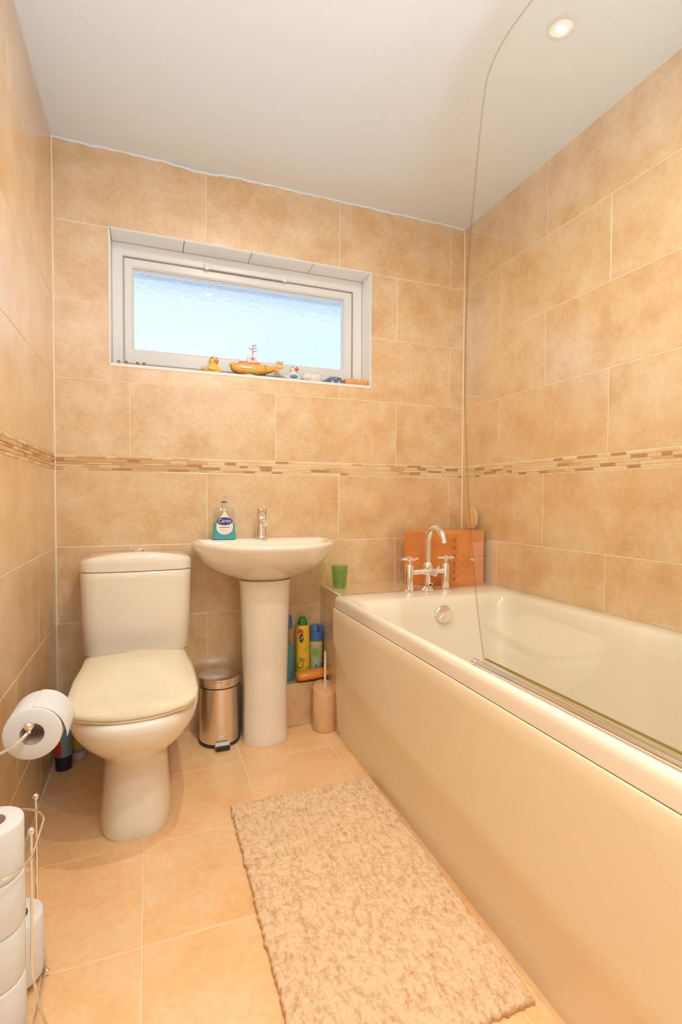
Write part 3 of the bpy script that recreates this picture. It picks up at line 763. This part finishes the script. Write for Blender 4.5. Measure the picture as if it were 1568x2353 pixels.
ob = thing('orange_bottle', 'orange plastic bottle lying on its side at the boxing edge', 'bottle', (.675, 2.131, BZ))
om = axis_mtx((.600, 2.128, BZ+.0305), (1, .0, .045))
def orr(t, a, b): return [(a*math.cos(2*PI*k/28), b*math.sin(2*PI*k/28), t) for k in range(28)]
mk('bottle', xf(loft([orr(0, .010, .010), orr(.004, .020, .016), orr(.014, .0275, .020), (orr(.04, .0300, .0215)), orr(.09, .0295, .0215), orr(.118, .0285, .021), orr(.128, .024, .019)]), om), 'orange', ob)
mk('cap', xf(loft([orr(.1285, .021, .017), orr(.132, .0255, .0195), orr(.150, .0235, .0185), orr(.156, .014, .012)]), om), 'orange', ob)

# tumbler on the ledge
gt = thing('tumbler', 'translucent green plastic tumbler on the tiled ledge beside the basin', 'tumbler', (.803, 2.135, .597))
gx, gy = .803, 2.135
mk('cup', lathe([(.029, .001), (.0315, .004), (.035, .05), (.0385, .100), (.0365, .100), (.033, .05), (.0295, .008), (.005, .007)], gx, gy, 36, z0=.597), 'green_glass', gt)

# ------------------------------------------------------------------ wooden box + brush
wb = thing('wooden_box', 'orange varnished wooden box with finger joint corner behind the bath taps', 'box', (1.31, 2.04, .597))
Pn = Vector((1.319, 1.990, 0)); Pl = Vector((1.128, 2.125, 0)); Pr_ = Vector((1.488, 2.008, 0))
H0, H1 = .5978, .842
def vpanel(a, b, t, z0, z1):
    d = (b-a).normalized(); nrm = Vector((-d.y, d.x, 0))
    if nrm.y < 0: nrm = -nrm
    q = [a, b, b+nrm*t, a+nrm*t]
    return prism([(p.x, p.y) for p in q], 'z', z0, z1)
Pb = Pl+(Pr_-Pn)
mk('front_panel', vpanel(Pl, Pn, .012, H0, H1), 'wood', wb, smooth=False)
mk('side_panel', vpanel(Pn, Pr_, .012, H0, H1), 'wood2', wb, smooth=False)
dl = (Pl-Pn).normalized(); dr = (Pr_-Pn).normalized()
for k in range(13):
    z = H0+.006+k*.0180; s = dl if k % 2 else dr
    a = Pn-dl*.0+Vector((0, -.0006, 0)); b = Pn+s*.011+Vector((0, -.0006, 0))
    mk('finger_joint', vpanel(a, b, .004, z, z+.0165), 'wood_dark' if k % 2 else 'wood', wb, smooth=False)
Pr2 = Pr_+(Vector((0, 0.20, 0))); Pl2 = Pl+Vector((.17, .085, 0))
mk('back_panel', prism([(Pl.x+.004, Pl.y+.012), (Pl2.x, Pl2.y), (Pl2.x+.004, Pl2.y-.010), (Pl.x+.012, Pl.y+.004)], 'z', H0, H1-.004), 'wood', wb, smooth=False)
top_poly = [(Pl.x, Pl.y), (Pn.x, Pn.y), (Pr_.x, Pr_.y), (Pr_.x, 2.21), (Pl2.x, 2.215)]
mk('lid', prism(top_poly, 'z', H1+.0002, H1+.0075), 'wood2', wb, smooth=False)
mk('base', prism([(Pl.x+.02, Pl.y+.01), (Pn.x, Pn.y+.02), (Pr_.x-.01, Pr_.y+.02), (Pr_.x-.01, 2.20), (Pl2.x+.01, 2.20)], 'z', H0, H0+.008), 'wood', wb, smooth=False)
mk('knob', xf(lathe([(.004, 0), (.003, .006), (.0065, .009), (.0065, .013), (.003, .015)], 0, 0, 16), axis_mtx(tuple(Pn+(Pr_-Pn)*.55+Vector((0, 0, .715))), (dr.y, -dr.x, 0))), 'toy_white', wb)

ba = thing('bath_brush', 'oval wooden body brush standing on end on the wooden box', 'brush', (1.480, 2.100, .8497))
bc = Vector((1.478, 2.095, .8500+.052))
bmx = Matrix.Translation(bc) @ Matrix.Rotation(.12, 4, 'Y') @ Matrix.Rotation(.12, 4, 'Z')
def ov(x, a, b): return [(x, b*math.cos(2*PI*k/32), a*math.sin(2*PI*k/32)) for k in range(32)]
mk('wooden_back', xf(loft([ov(-.012, .040, .022), ov(-.009, .048, .030), ov(.003, .050, .032)]), bmx), 'brush_wood', ba)
mk('rim', xf(tube([(.003, .0315*math.cos(2*PI*k/32), .0495*math.sin(2*PI*k/32)) for k in range(32)], .0022, 6, closed=True), bmx), 'label', ba)
br_ = []
for i in range(-6, 7):
    for j in range(-3, 4):
        y, z = j*.0078, i*.0072
        if (y/.027)**2+(z/.044)**2 < 1: br_.append(xf(lathe([(.0026, .004), (.0030, .022), (.0010, .024)], 0, 0, 6), bmx @ Matrix.Translation((0, y, z)) @ Matrix.Rotation(PI/2, 4, 'Y')))
bo = mk('bristles', br_, 'bristle', ba); bo['kind'] = 'stuff'

# ------------------------------------------------------------------ things on the window sill
SZ = OZ0+.0002
def figure(x, y, cap, body, label, cape=None):
    t = thing('toy_figure', label, 'figurine', (x, y, SZ), 'tiny toy figures on the window sill')
    mk('body', loft([egg(x, y, SZ+z, w, w*.8, w*.8, 2.5, 2.5, 16) for z, w in ((0, .0065), (.002, .0075), (.009, .006), (.011, .004))]), body, t)
    mk('head', ell((x, y, SZ+.0155), .0055, .0055, .0055, 14, 10), 'skin', t)
    mk('cap', loft([egg(x, y, SZ+z, w, w*1.1, w, 2, 2, 16) for z, w in ((.0165, .0062), (.019, .0062), (.0215, .0045), (.0225, .0018))]), cap, t)
    for s in (-1, 1): mk('arm', tube([(x+s*.0055, y, SZ+.0095), (x+s*.0095, y-.003, SZ+.0055)], .002, 8), body, t)
    if cape: mk('green_base', box(x+.006, x+.018, y-.006, y+.004, SZ, SZ+.004, .001), 'toy_green', t)
figure(-.112, 2.272, 'toy_brown', 'toy_red', 'tiny brown and red toy figure nearest the left window reveal')
figure(-.084, 2.272, 'toy_brown', 'toy_brown', 'tiny brown toy figure with a green patch, second from left', True)
figure(-.041, 2.272, 'toy_brown', 'toy_navy', 'tiny toy figure in dark blue, third from left on sill')
figure(-.016, 2.272, 'toy_brown', 'toy_navy', 'tiny toy figure in blue nearest the yellow rubber duck')

def duck(x, y, s, body, head, beak, label, wing, name='rubber_duck'):
    t = thing(name, label, 'rubber duck', (x, y, SZ), 'rubber ducks on the window sill')
    mk('body', loft([egg(x, y, SZ+s*z, s*w, s*w*.8, s*w*.8, 2.2, 2.2, 28) for z, w in ((0, .028), (.003, .034), (.010, .0365), (.018, .033), (.026, .025), (.034, .0185), (.040, .015))]), body, t)
    mk('tail', xf(lathe([(.011*s, 0), (.007*s, .012*s), (.001, .020*s)], 0, 0, 14), axis_mtx((x-.028*s, y, SZ+.013*s), (-1, 0, .55))), body, t)
    for sg in (-1, 1): mk('wing', ell((x-.004*s, y+sg*.027*s, SZ+.016*s), .018*s, .006*s, .009*s, 16, 10), wing, t)
    h = mk('head', ell((x+.002*s, y, SZ+.051*s), .0185*s, .0175*s, .0185*s), head, t)
    mk('beak', xf(ell((0, 0, 0), .011*s, .008*s, .007*s, 16, 10), Matrix.Translation((x+.010*s, y-.016*s, SZ+.052*s))), beak, t)
    for sg in (-1, 1): mk('eye', ell((x+.003*s+sg*.009*s, y-.0150*s, SZ+.060*s), .0022*s, .0022*s, .003*s, 10, 8), 'black', h)
    return t
duck(.2635, 2.278, 1.12, 'duck', 'duck', 'pink', 'plain yellow rubber duck with a pink bill on the window sill', 'duck')
duck(.625, 2.278, 1.03, 'toy_white', 'toy_white', 'toy_red', 'white and blue rubber duck with red bill, right of the submarine', 'toy_blue')

# toy submarine (plain, generic)
sub = thing('toy_submarine', 'orange yellow toy submarine with red deck and pink periscopes on sill', 'toy submarine', (.45, 2.278, SZ))
gy_ = 2.278
def hr(x, rz, ry, zc): return [(x, gy_+ry*math.cos(2*PI*k/24), zc+rz*math.sin(2*PI*k/24)) for k in range(24)]
hz = SZ+.036
mk('hull', loft([hr(.338, .004, .004, hz+.006), hr(.342, .014, .012, hz+.005), hr(.352, .021, .018, hz+.003), hr(.375, .026, .022, hz), hr(.41, .0275, .024, hz), hr(.455, .0265, .023, hz), hr(.49, .021, .019, hz+.003), hr(.52, .014, .012, hz+.008), hr(.545, .008, .006, hz+.014), hr(.553, .003, .003, hz+.015)]), 'toy_orange', sub)
mk('nose', ell((.347, gy_-.006, hz+.012), .014, .012, .011), 'toy_orange', sub)
mk('deck', loft([rrect(.375, .470, gy_-.010, gy_+.010, hz+z, .009) for z in (.018, .0285, .0305)]), 'toy_red', sub)
tw = mk('conning_tower', loft([egg(.432, gy_, hz+z, a, .013, .013, 2.2, 2.2, 24) for z, a in ((.029, .022), (.034, .024), (.044, .0235), (.056, .018), (.060, .012))]), 'toy_white', sub)
mk('porthole', xf(lathe([(.0095, 0), (.0095, .002), (.006, .003)], 0, 0, 20), axis_mtx((.434, gy_-.0122, hz+.045), (0, -1, .15))), 'pink', tw)
mk('porthole_glass', xf(lathe([(.005, .002), (.003, .004)], 0, 0, 16), axis_mtx((.434, gy_-.0125, hz+.045), (0, -1, .15))), 'toy_navy', tw)
mk('periscope', [tube(smooth_path([(.437, gy_, hz+.058), (.437, gy_, hz+.085), (.438, gy_, hz+.095)]), .0035, 10)], 'pink', sub)
for pts in ([(.437, gy_, hz+.092), (.437, gy_, hz+.104), (.444, gy_-.002, hz+.108), (.452, gy_-.004, hz+.108)], [(.438, gy_, hz+.088), (.444, gy_, hz+.096), (.454, gy_-.003, hz+.096)], [(.437, gy_, hz+.084), (.428, gy_, hz+.092), (.421, gy_-.003, hz+.093)], [(.439, gy_, hz+.078), (.448, gy_, hz+.083), (.455, gy_-.003, hz+.081)]):
    mk('periscope_arm', tube(smooth_path(pts, 5), .0016, 8), 'toy_brown', sub)
mk('side_window', box(.380, .432, gy_-.0262, gy_-.020, hz-.002, hz+.006, .0015), 'toy_white', sub)
mk('keel_light', box(.425, .448, gy_-.0215, gy_-.014, hz-.022, hz-.012, .002), 'toy_green', sub)
mk('tail_fin', prism([(.515, hz+.010), (.545, hz+.022), (.540, hz+.046), (.556, hz+.052), (.570, hz+.046), (.571, hz+.022), (.560, hz+.008), (.545, hz+.002)], 'y', gy_-.005, gy_+.005), 'toy_orange', sub, smooth=False)
mk('propeller_ring', xf(tube([(.0125*math.cos(2*PI*k/24), .018*math.sin(2*PI*k/24), 0) for k in range(24)], .0035, 8, closed=True), axis_mtx((.558, gy_-.007, hz+.033), (0, -1, 0)) @ Matrix.Rotation(PI/2, 4, 'Z')), 'toy_white', sub)
for k in range(4): mk('fin_tooth', tube([(.569, gy_-.007, hz+.020+k*.009), (.577, gy_-.007, hz+.021+k*.009)], .0016, 6), 'toy_brown', sub)
mk('rudder', prism([(.535, hz-.008), (.548, hz+.006), (.553, hz+.004), (.541, hz-.010)], 'y', gy_-.008, gy_-.003), 'toy_red', sub, smooth=False)
mk('hull_band', tube([(.492, gy_+.0195*math.cos(2*PI*k/24), hz+.003+.0215*math.sin(2*PI*k/24)) for k in range(24)], .0018, 6, closed=True), 'toy_red', sub)
mk('stand', loft([egg(.425, gy_, SZ+z, a, .018, .018, 3, 3, 24) for z, a in ((0, .034), (.003, .034), (.005, .026), (.011, .020))]), 'label', sub)

bt_ = thing('bath_toy', 'white rounded plastic bath toy between the duck and the blue car', 'bath toy', (.725, 2.285, SZ))
mk('body', loft([egg(.731, 2.285, SZ+z, a, a*.75, a*.75, 2.4, 2.4, 28) for z, a in ((0, .026), (.004, .033), (.018, .037), (.032, .034), (.042, .024), (.046, .012))]), 'toy_white', bt_)
mk('head', ell((.690, 2.283, SZ+.024), .022, .018, .0235), 'toy_white', bt_)
for x in (.706, .758): mk('ear', ell((x, 2.285, SZ+.043), .009, .006, .007, 14, 10), 'toy_white', bt_)

tcx = .815; cy_ = 2.272
car = thing('toy_car', 'small dark blue toy car with pale wheels on the window sill', 'toy car', (tcx, cy_, SZ))
cb = [(-.045, .004), (.042, .004), (.042, .012), (.038, .031), (.020, .033), (-.012, .033), (-.026, .026), (-.046, .012)]
mk('body', prism([(tcx+a, SZ+b) for a, b in cb], 'y', cy_-.016, cy_+.016), 'toy_navy', car, smooth=False)
for a in (-.006, .026):
    for s in (-1, 1): mk('wheel', tube([(tcx+a, cy_+s*.0155, SZ+.0085), (tcx+a, cy_+s*.0195, SZ+.0085)], .0082, 18), 'can_green', car)
for a, b in ((-.018, -.002), (.002, .016)): mk('car_window', prism([(tcx+a, SZ+.022), (tcx+b, SZ+.022), (tcx+b, SZ+.029), (tcx+a+.005, SZ+.029)], 'y', cy_-.0166, cy_-.0158), 'skyblue', car, smooth=False)

bl = thing('terracotta_block', 'flat orange block in the right corner of the window sill', 'block', (.928, 2.275, SZ))
mk('block', box(.872, .985, 2.245, 2.305, SZ, SZ+.0295, .002), 'terracotta', bl)

# ------------------------------------------------------------------ toilet roll on the wall holder
RC = Vector((-.239, 1.30, .490))
def roll_geo(c, axis, r, L, hole=.0235, n=40):
    prof = [(hole, -L/2), (r-.004, -L/2), (r-.001, -L/2+.002), (r, -L/2+.005), (r, L/2-.005), (r-.001, L/2-.002), (r-.004, L/2), (hole, L/2)]
    rings = [[(q*math.cos(2*PI*k/n), q*math.sin(2*PI*k/n), z) for k in range(n)] for q, z in prof]
    g = loft(rings, False, False)
    core = loft([[(q*math.cos(2*PI*k/n), q*math.sin(2*PI*k/n), z) for k in range(n)] for q, z in ((hole, -L/2), (hole, L/2), (hole-.001, L/2), (hole-.001, -L/2))], False, False)
    m_ = axis_mtx(tuple(c), axis)
    return xf(g, m_), xf(core, m_)
tr = thing('toilet_roll', 'white toilet roll hanging on the chrome wall holder', 'toilet roll', tuple(RC))
a, b = roll_geo(RC, (0, 1, 0), .0575, .11)
mk('paper', a, 'paper', tr); mk('core', b, 'card', tr)
fl = []
for y in (1.248, 1.30, 1.353):
    row = []
    for k in range(12):
        t = k/11; an = PI*.5-t*PI*.55; rr_ = .0582+.010*t*t
        row.append((RC.x+rr_*math.cos(an), y+(.012*t if y > 1.32 else 0), RC.z+rr_*math.sin(an)-.006*t*t))
    fl.append(row)
V = [p for r in fl for p in r]; F = [(i*12+j, i*12+j+1, (i+1)*12+j+1, (i+1)*12+j) for i in range(2) for j in range(11)]
V2 = [(x-.0008, y, z-.0006) for x, y, z in V]; nV = len(V)
F2 = [tuple(i+nV for i in reversed(f)) for f in F]
rim_idx = [0*12+j for j in range(12)]+[12*1+11]+[2*12+j for j in range(11, -1, -1)]+[12]
F3 = [(rim_idx[i], rim_idx[(i+1) % len(rim_idx)], nV+rim_idx[(i+1) % len(rim_idx)], nV+rim_idx[i]) for i in range(len(rim_idx))]
mk('loose_sheet', (V+V2, F+F2+F3), 'paper', tr, angle=60)
th = thing('toilet_roll_holder', 'chrome wire toilet roll holder with a ball end on left wall', 'toilet roll holder', (XL, 1.2, .47))
mk('wall_rose', xf(lathe([(.022, 0), (.022, .005), (.012, .009)], 0, 0, 24), axis_mtx((XL, 1.205, .462), (1, 0, 0))), 'chrome', th)
mk('arm', tube(smooth_path([(XL+.004, 1.205, .462), (-.315, 1.206, .465), (-.285, 1.208, .476), (-.258, 1.213, .491), (-.243, 1.222, .503), (-.239, 1.245, .5055), (-.239, 1.38, .5045)], 7), .0035, 10), 'chrome', th)
mk('ball_end', ell((-.239, 1.216, .5200), .0095, .0095, .0095), 'chrome', th)
mk('stem', tube([(-.240, 1.222, .504), (-.239, 1.217, .516)], .004, 8), 'chrome', th)

# ------------------------------------------------------------------ free standing roll rack
rk = thing('toilet_roll_rack', 'chrome wire rack of spare toilet rolls standing by the left wall', 'toilet roll rack', (-.265, 1.13, 0))
fpx, fpy = -.2115, 1.080; rpx, rpy = -.2335, 1.243
cF = Vector((-.2735, 1.075)); cR = Vector((-.2610, 1.180))
def oval(z, k=40):
    pts = []
    ca = Vector((-.272, 1.07)); cb_ = Vector((-.272, 1.165)); r = .066
    for i in range(k):
        a = 2*PI*i/k; c = cb_ if math.sin(a) > 0 else ca
        pts.append((c.x+r*math.cos(a)*(1 if math.cos(a) > 0 else .96), c.y+r*math.sin(a), z))
    return pts
mk('upper_ring', tube(oval(.338), .0024, 8, closed=True), 'chrome', rk)
mk('base_ring', tube(oval(.0165), .0024, 8, closed=True), 'chrome', rk)
mk('base_bar', tube([(-.272, 1.006, .0165), (-.272, 1.230, .0165)], .0024, 8), 'chrome', rk)
mk('post', tube(smooth_path([(fpx+.001, fpy, .368), (fpx, fpy, .22), (fpx-.001, fpy, .115), (fpx+.004, fpy-.004, .08), (fpx+.016, fpy-.016, .035), (fpx+.026, fpy-.023, .012)]), .0026, 10), 'chrome', rk)
mk('post', tube(smooth_path([(rpx, rpy, .346), (rpx, rpy, .20), (rpx, rpy, .08), (rpx+.012, rpy-.018, .035), (rpx+.026, rpy-.056, .014)]), .0026, 10), 'chrome', rk)
mk('post', tube(smooth_path([(-.335, 1.10, .362), (-.335, 1.10, .10), (-.333, 1.09, .012)]), .0026, 10), 'chrome', rk)
for p in ((fpx+.001, fpy, .374), (rpx, rpy, .353), (-.335, 1.10, .368)): mk('ball_end', ell(p, .0062, .0062, .0075), 'chrome', rk)
for p in ((fpx+.027, fpy-.024, .0065), (rpx+.027, rpy-.058, .0075), (-.333, 1.088, .0065)): mk('foot_ball', ell(p, .0062, .0062, .0065), 'chrome', rk)
def spare(c, z, r, h, label):
    t = thing('spare_toilet_roll', label, 'toilet roll', (c.x, c.y, z), 'spare toilet rolls in the chrome rack')
    a, b = roll_geo((c.x, c.y, z+h/2), (0, 0, 1), r, h)
    mk('paper', a, 'paper', t); mk('core', b, 'card', t)
z = .0192
labs = ['spare white toilet roll at the bottom of the chrome rack stack', 'spare white toilet roll second from the bottom of the rack stack',
        'spare white toilet roll second from the top of the rack stack', 'spare white toilet roll topmost in the chrome rack stack']
for k in range(4):
    spare(cF, z, .0525-.0008*(k % 2), .0972, labs[k]); z += .0975
spare(cR, .0192, .0500, .128, 'short spare toilet roll standing behind the tall stack in the rack')

# ------------------------------------------------------------------ cleaning products behind the toilet
c1 = thing('cleaner_can', 'pale blue cleaner bottle with red print and dark navy base on floor', 'bottle', (-.300, 2.085, 0))
mk('base_cap', lathe([(.024, 0), (.0275, .003), (.0285, .045), (.027, .052)], -.300, 2.085, 32), 'dknavy', c1)
mk('body', lathe([(.0275, .0515), (.0275, .215), (.024, .225), (.012, .235)], -.300, 2.085, 32), 'skyblue', c1)
a0, a1 = 200, 262
V = []; F = []
for k in range(9):
    a = math.radians(a0+(a1-a0)*k/8)
    for zz in (.053, .11): V.append((-.300+.0279*math.cos(a), 2.085+.0279*math.sin(a), zz))
for k in range(8): F.append((2*k, 2*k+2, 2*k+3, 2*k+1))
mk('red_print', (V, F), 'red', c1)
c2 = thing('cleaner_tub', 'yellow and white bottle on the floor behind the toilet pan', 'bottle', (-.262, 2.155, 0))
mk('base', lathe([(.024, 0), (.027, .003), (.027, .030)], -.262, 2.155, 28), 'toy_white', c2)
mk('grey_band', lathe([(.0272, .0302), (.0272, .042)], -.262, 2.155, 28), 'skyblue', c2)
mk('body', lathe([(.027, .0422), (.027, .15), (.015, .17), (.012, .19)], -.262, 2.155, 28), 'yellow', c2)

# ------------------------------------------------------------------ bath mat
def bath_mat():
    nx, ny = 200, 330
    X0, X1, Y0, Y1 = .238, .728, .775, 1.618
    P = np.zeros((ny+1, nx+1, 3))
    u = np.linspace(0, 1, nx+1); v = np.linspace(0, 1, ny+1)
    U, W = np.meshgrid(u, v)
    n1 = rng.normal(0, 1, (ny+1, nx+1))
    def blur(a, k):
        for _ in range(k): a = (a+np.roll(a, 1, 0)+np.roll(a, -1, 0)+np.roll(a, 1, 1)+np.roll(a, -1, 1))/5
        return a/a.std()
    h = .0009*blur(n1, 1)+.0008*blur(rng.normal(0, 1, n1.shape), 5)+.0010*blur(rng.normal(0, 1, n1.shape), 30)
    jx = .0006*blur(rng.normal(0, 1, n1.shape), 1); jy = .0008*blur(rng.normal(0, 1, n1.shape), 1)
    edge_l = .0012*blur(rng.normal(0, 1, n1.shape), 3)
    P[..., 0] = X0+(X1-X0)*U+jx+(W-1)*.018*U
    P[..., 1] = Y0+(Y1-Y0)*W+jy
    P[..., 0] += np.where((U < .01) | (U > .99), edge_l, 0); P[..., 1] += np.where((W < .01) | (W > .99), edge_l, 0)
    d = np.minimum(np.minimum(U*(X1-X0), (1-U)*(X1-X0)), np.minimum(W*(Y1-Y0), (1-W)*(Y1-Y0)))
    P[..., 2] = np.maximum(.0015, .0165*np.clip(.55+d/.010, 0, 1)**.6+h*np.clip(d/.006, .2, 1))
    V = [tuple(p) for p in P.reshape(-1, 3)]
    F = [(j*(nx+1)+i, j*(nx+1)+i+1, (j+1)*(nx+1)+i+1, (j+1)*(nx+1)+i) for j in range(ny) for i in range(nx)]
    rim = [i for i in range(nx+1)]+[(j+1)*(nx+1)-1 for j in range(1, ny+1)]+[ny*(nx+1)+i for i in range(nx-1, -1, -1)]+[j*(nx+1) for j in range(ny-1, 0, -1)]
    b = len(V); V += [(V[i][0], V[i][1], .0004) for i in rim]; m_ = len(rim)
    F += [(rim[k], b+k, b+(k+1) % m_, rim[(k+1) % m_]) for k in range(m_)]
    F.append(tuple(b+k for k in range(m_)))
    o = mk('bath_mat', (V, F), 'rug', None, origin=(.485, 1.2, 0), angle=180)
    tag(o, 'shaggy beige bath mat on the tiled floor along the bath', 'bath mat')
bath_mat()

# ------------------------------------------------------------------ ceiling downlights (lamp light lives with its fitting)
LBL = ['round recessed ceiling downlight nearest the window', 'round recessed ceiling downlight in the middle of the ceiling', 'round recessed ceiling downlight nearest the doorway']
for (x, y), lab in zip(DOWNLIGHTS, LBL):
    t = thing('ceiling_light', lab, 'ceiling light', (x, y, ZC), 'recessed ceiling downlights')
    mk('trim_ring', lathe([(.030, -.002), (.032, -.005), (.040, -.004), (.043, -.0002), (.030, -.0002)], x, y, 36, False, False, z0=ZC), 'chrome', t)
    mk('lens', lathe([(.030, -.0006), (.030, -.0016), (.002, -.0022)], x, y, 28, z0=ZC), 'lamp', t)
    mk('bulb', lathe([(.010, -.0022), (.010, -.0034), (.002, -.0040)], x, y, 20, z0=ZC), 'bulb', t)
    d = bpy.data.lights.new('downlight', 'AREA'); d.shape = 'DISK'; d.size = .022; d.energy = SPOT_W; d.color = (1, .92, .79); d.spread = math.radians(176)
    o = bpy.data.objects.new('downlight', d); C.objects.link(o); o.parent = t; o.location = (0, 0, -.008)
